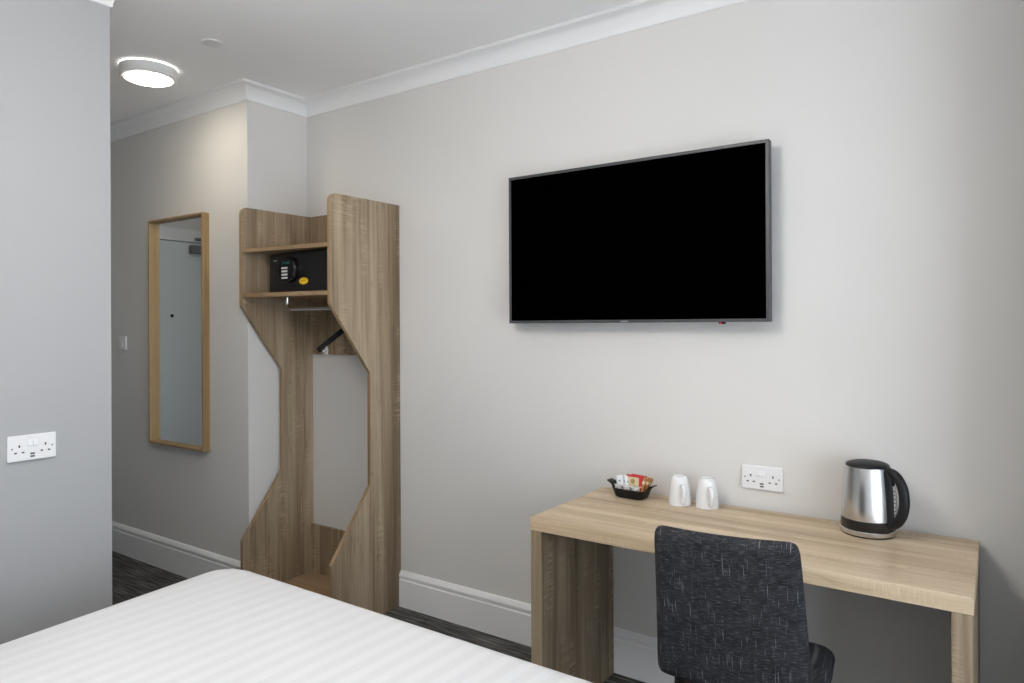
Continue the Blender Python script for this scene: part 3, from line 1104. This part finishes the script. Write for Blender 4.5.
# brown sugar sticks
for k, (dx, dy, ry_, lab) in enumerate(((.040, -.004, 14, 'brown sugar stick nearest the milk pots'), (.045, .006, 20, 'brown sugar stick in the middle of its bunch'), (.043, .017, 26, 'brown sugar stick furthest right in the dish'))):
    t = thing('sugar_stick', lab, 'sugar stick', at(dx, dy, .010), 0, 'brown sugar sticks')
    t.rotation_euler = (math.radians(-4), math.radians(ry_), math.radians(-10))
    link_obj('wrapper', packet('w', .014, .078, .006, None), M['brown_paper'], t, smooth=50)
    bm = BM()
    add_box(bm, -.0055, .0055, -.0040, -.0034, .050, .062)
    link_obj('printed_band', bm, M['cream_paper'], t)

# ------------------------------------------------------------------ bed
BX0, BX1, BY0, BY1, BZ = -2.222, -.63, -.62, 1.460, .608
bd = thing('bed', 'double bed made up with white satin-striped linen in the foreground', 'bed', ((BX0 + BX1) / 2, (BY0 + BY1) / 2, 0))
bw, bl = (BX1 - BX0) / 2, (BY1 - BY0) / 2
def slab(hx, hy, z0, z1, r, rv, dome=0.0, nx=40, ny=52):
    """rounded slab: plan corners r, vertical edge radius rv"""
    bm = BM()
    lay = []
    K = 6
    levels = [(0.0, z0)] + [(0.0, z0 + (z1 - rv - z0) * k / 3) for k in range(1, 4)]
    for k in range(1, K + 1):
        a = k / K * PI / 2
        levels.append((rv * (1 - math.cos(a)), z1 - rv + rv * math.sin(a)))
    rings = []
    for ins, z in levels:
        rr = max(r - ins, .01)
        rings.append([bm.verts.new(p) for p in rrect(hx - ins, hy - ins, rr, z, 8)])
    for a, b in zip(rings, rings[1:]):
        for k in range(len(a)):
            bm.faces.new((a[k], a[(k + 1) % len(a)], b[(k + 1) % len(a)], b[k]))
    # concentric rings towards the middle carry the gentle crown
    last = rings[-1]
    ins0 = levels[-1][0]
    for q in (.15, .3, .5, .7, .88):
        nr = []
        for v in last_base(hx - ins0, hy - ins0, max(r - ins0, .01), 8):
            x, y = v[0] * (1 - q), v[1] * (1 - q)
            nr.append(bm.verts.new((x, y, z1 + dome * (1 - (1 - q) ** 3))))
        for k in range(len(nr)):
            bm.faces.new((last[k], last[(k + 1) % len(nr)], nr[(k + 1) % len(nr)], nr[k]))
        last = nr
    bm.faces.new(last)
    bm.faces.new(rings[0])
    for v in bm.verts:                # the bed side runs in slightly towards the head
        wy = min(1.08, max(0, 1.38 - (v.co.y + (BY0 + BY1) / 2)))
        v.co.x += .165 * wy * min(1, max(0, (-v.co.x - hx + .5) / .5))
    return bm
def last_base(hx, hy, r, n):
    return rrect(hx, hy, r, 0, n)
link_obj('divan_base', slab(bw - .035, bl - .035, .05, .34, .04, .01), M['base_fabric'], bd, smooth=40)
link_obj('mattress', slab(bw - .03, bl - .03, .342, .575, .08, .04), M['linen'], bd, smooth=40)
o = link_obj('bed_linen', slab(bw, bl, .30, BZ, .150, .075, .008), M['linen'], bd, smooth=50)
for sx in (-1, 1):
    for sy in (-1, 1):
        bm = BM()
        lathe(bm, [(.022, 0), (.026, .05)], 16, c=(sx * (bw - .12), sy * (bl - .12), 0))
        link_obj('foot', bm, M['black_plastic'], bd)

# ------------------------------------------------------------------ light from outside
w = bpy.data.worlds.new('daylight')
sc.world = w
w.use_nodes = True
bg = w.node_tree.nodes['Background']
bg.inputs[0].default_value = (.80, .89, 1.0, 1)
bg.inputs[1].default_value = 1.0
ld = bpy.data.lights.new('window_daylight', 'AREA')
ld.shape = 'RECTANGLE'
ld.size = WY1 - WY0 + .1
ld.size_y = WZ1 - WZ0 + .1
ld.energy = 82
ld.color = (.86, .92, 1.0)
lo = bpy.data.objects.new('window_daylight', ld)
COL.objects.link(lo)
lo.location = (XR + .20, (WY0 + WY1) / 2, (WZ0 + WZ1) / 2)
lo.rotation_euler = (0, PI / 2, 0)          # -Z of the light towards -X
lo.rotation_euler = (Matrix.Rotation(PI / 2, 3, 'Y') @ Matrix.Rotation(PI / 2, 3, 'Z')).to_euler()

# ------------------------------------------------------------------ camera
cam = bpy.data.cameras.new('camera')
co = bpy.data.objects.new('camera', cam)
COL.objects.link(co)
yaw, pitch, roll = math.radians(34.952), math.radians(.0457), math.radians(.2734)
fw = Vector((-math.sin(yaw) * math.cos(pitch), math.cos(yaw) * math.cos(pitch), math.sin(pitch)))
r0 = Vector((math.cos(yaw), math.sin(yaw), 0))
d0 = fw.cross(r0)
rt = r0 * math.cos(roll) + d0 * math.sin(roll)
dn = -r0 * math.sin(roll) + d0 * math.cos(roll)
mw = Matrix.Identity(4)
for k, v in enumerate((rt, -dn, -fw)):
    for i in range(3):
        mw[i][k] = v[i]
mw.translation = Vector((0, 0, 1.416))
co.matrix_world = mw
cam.sensor_width = 36
cam.lens = 703.29 / 1024 * 36
cam.shift_y = -(341.5 - 324.85) / 1024
cam.clip_start = .02
sc.camera = co

sc.view_settings.view_transform = 'Standard'
sc.view_settings.look = 'None'
sc.view_settings.gamma = 1
sc.view_settings.exposure = 0.09
sc.view_settings.use_curve_mapping = False
sc.cycles.use_denoising = True
sc.cycles.max_bounces = 10
sc.cycles.diffuse_bounces = 6
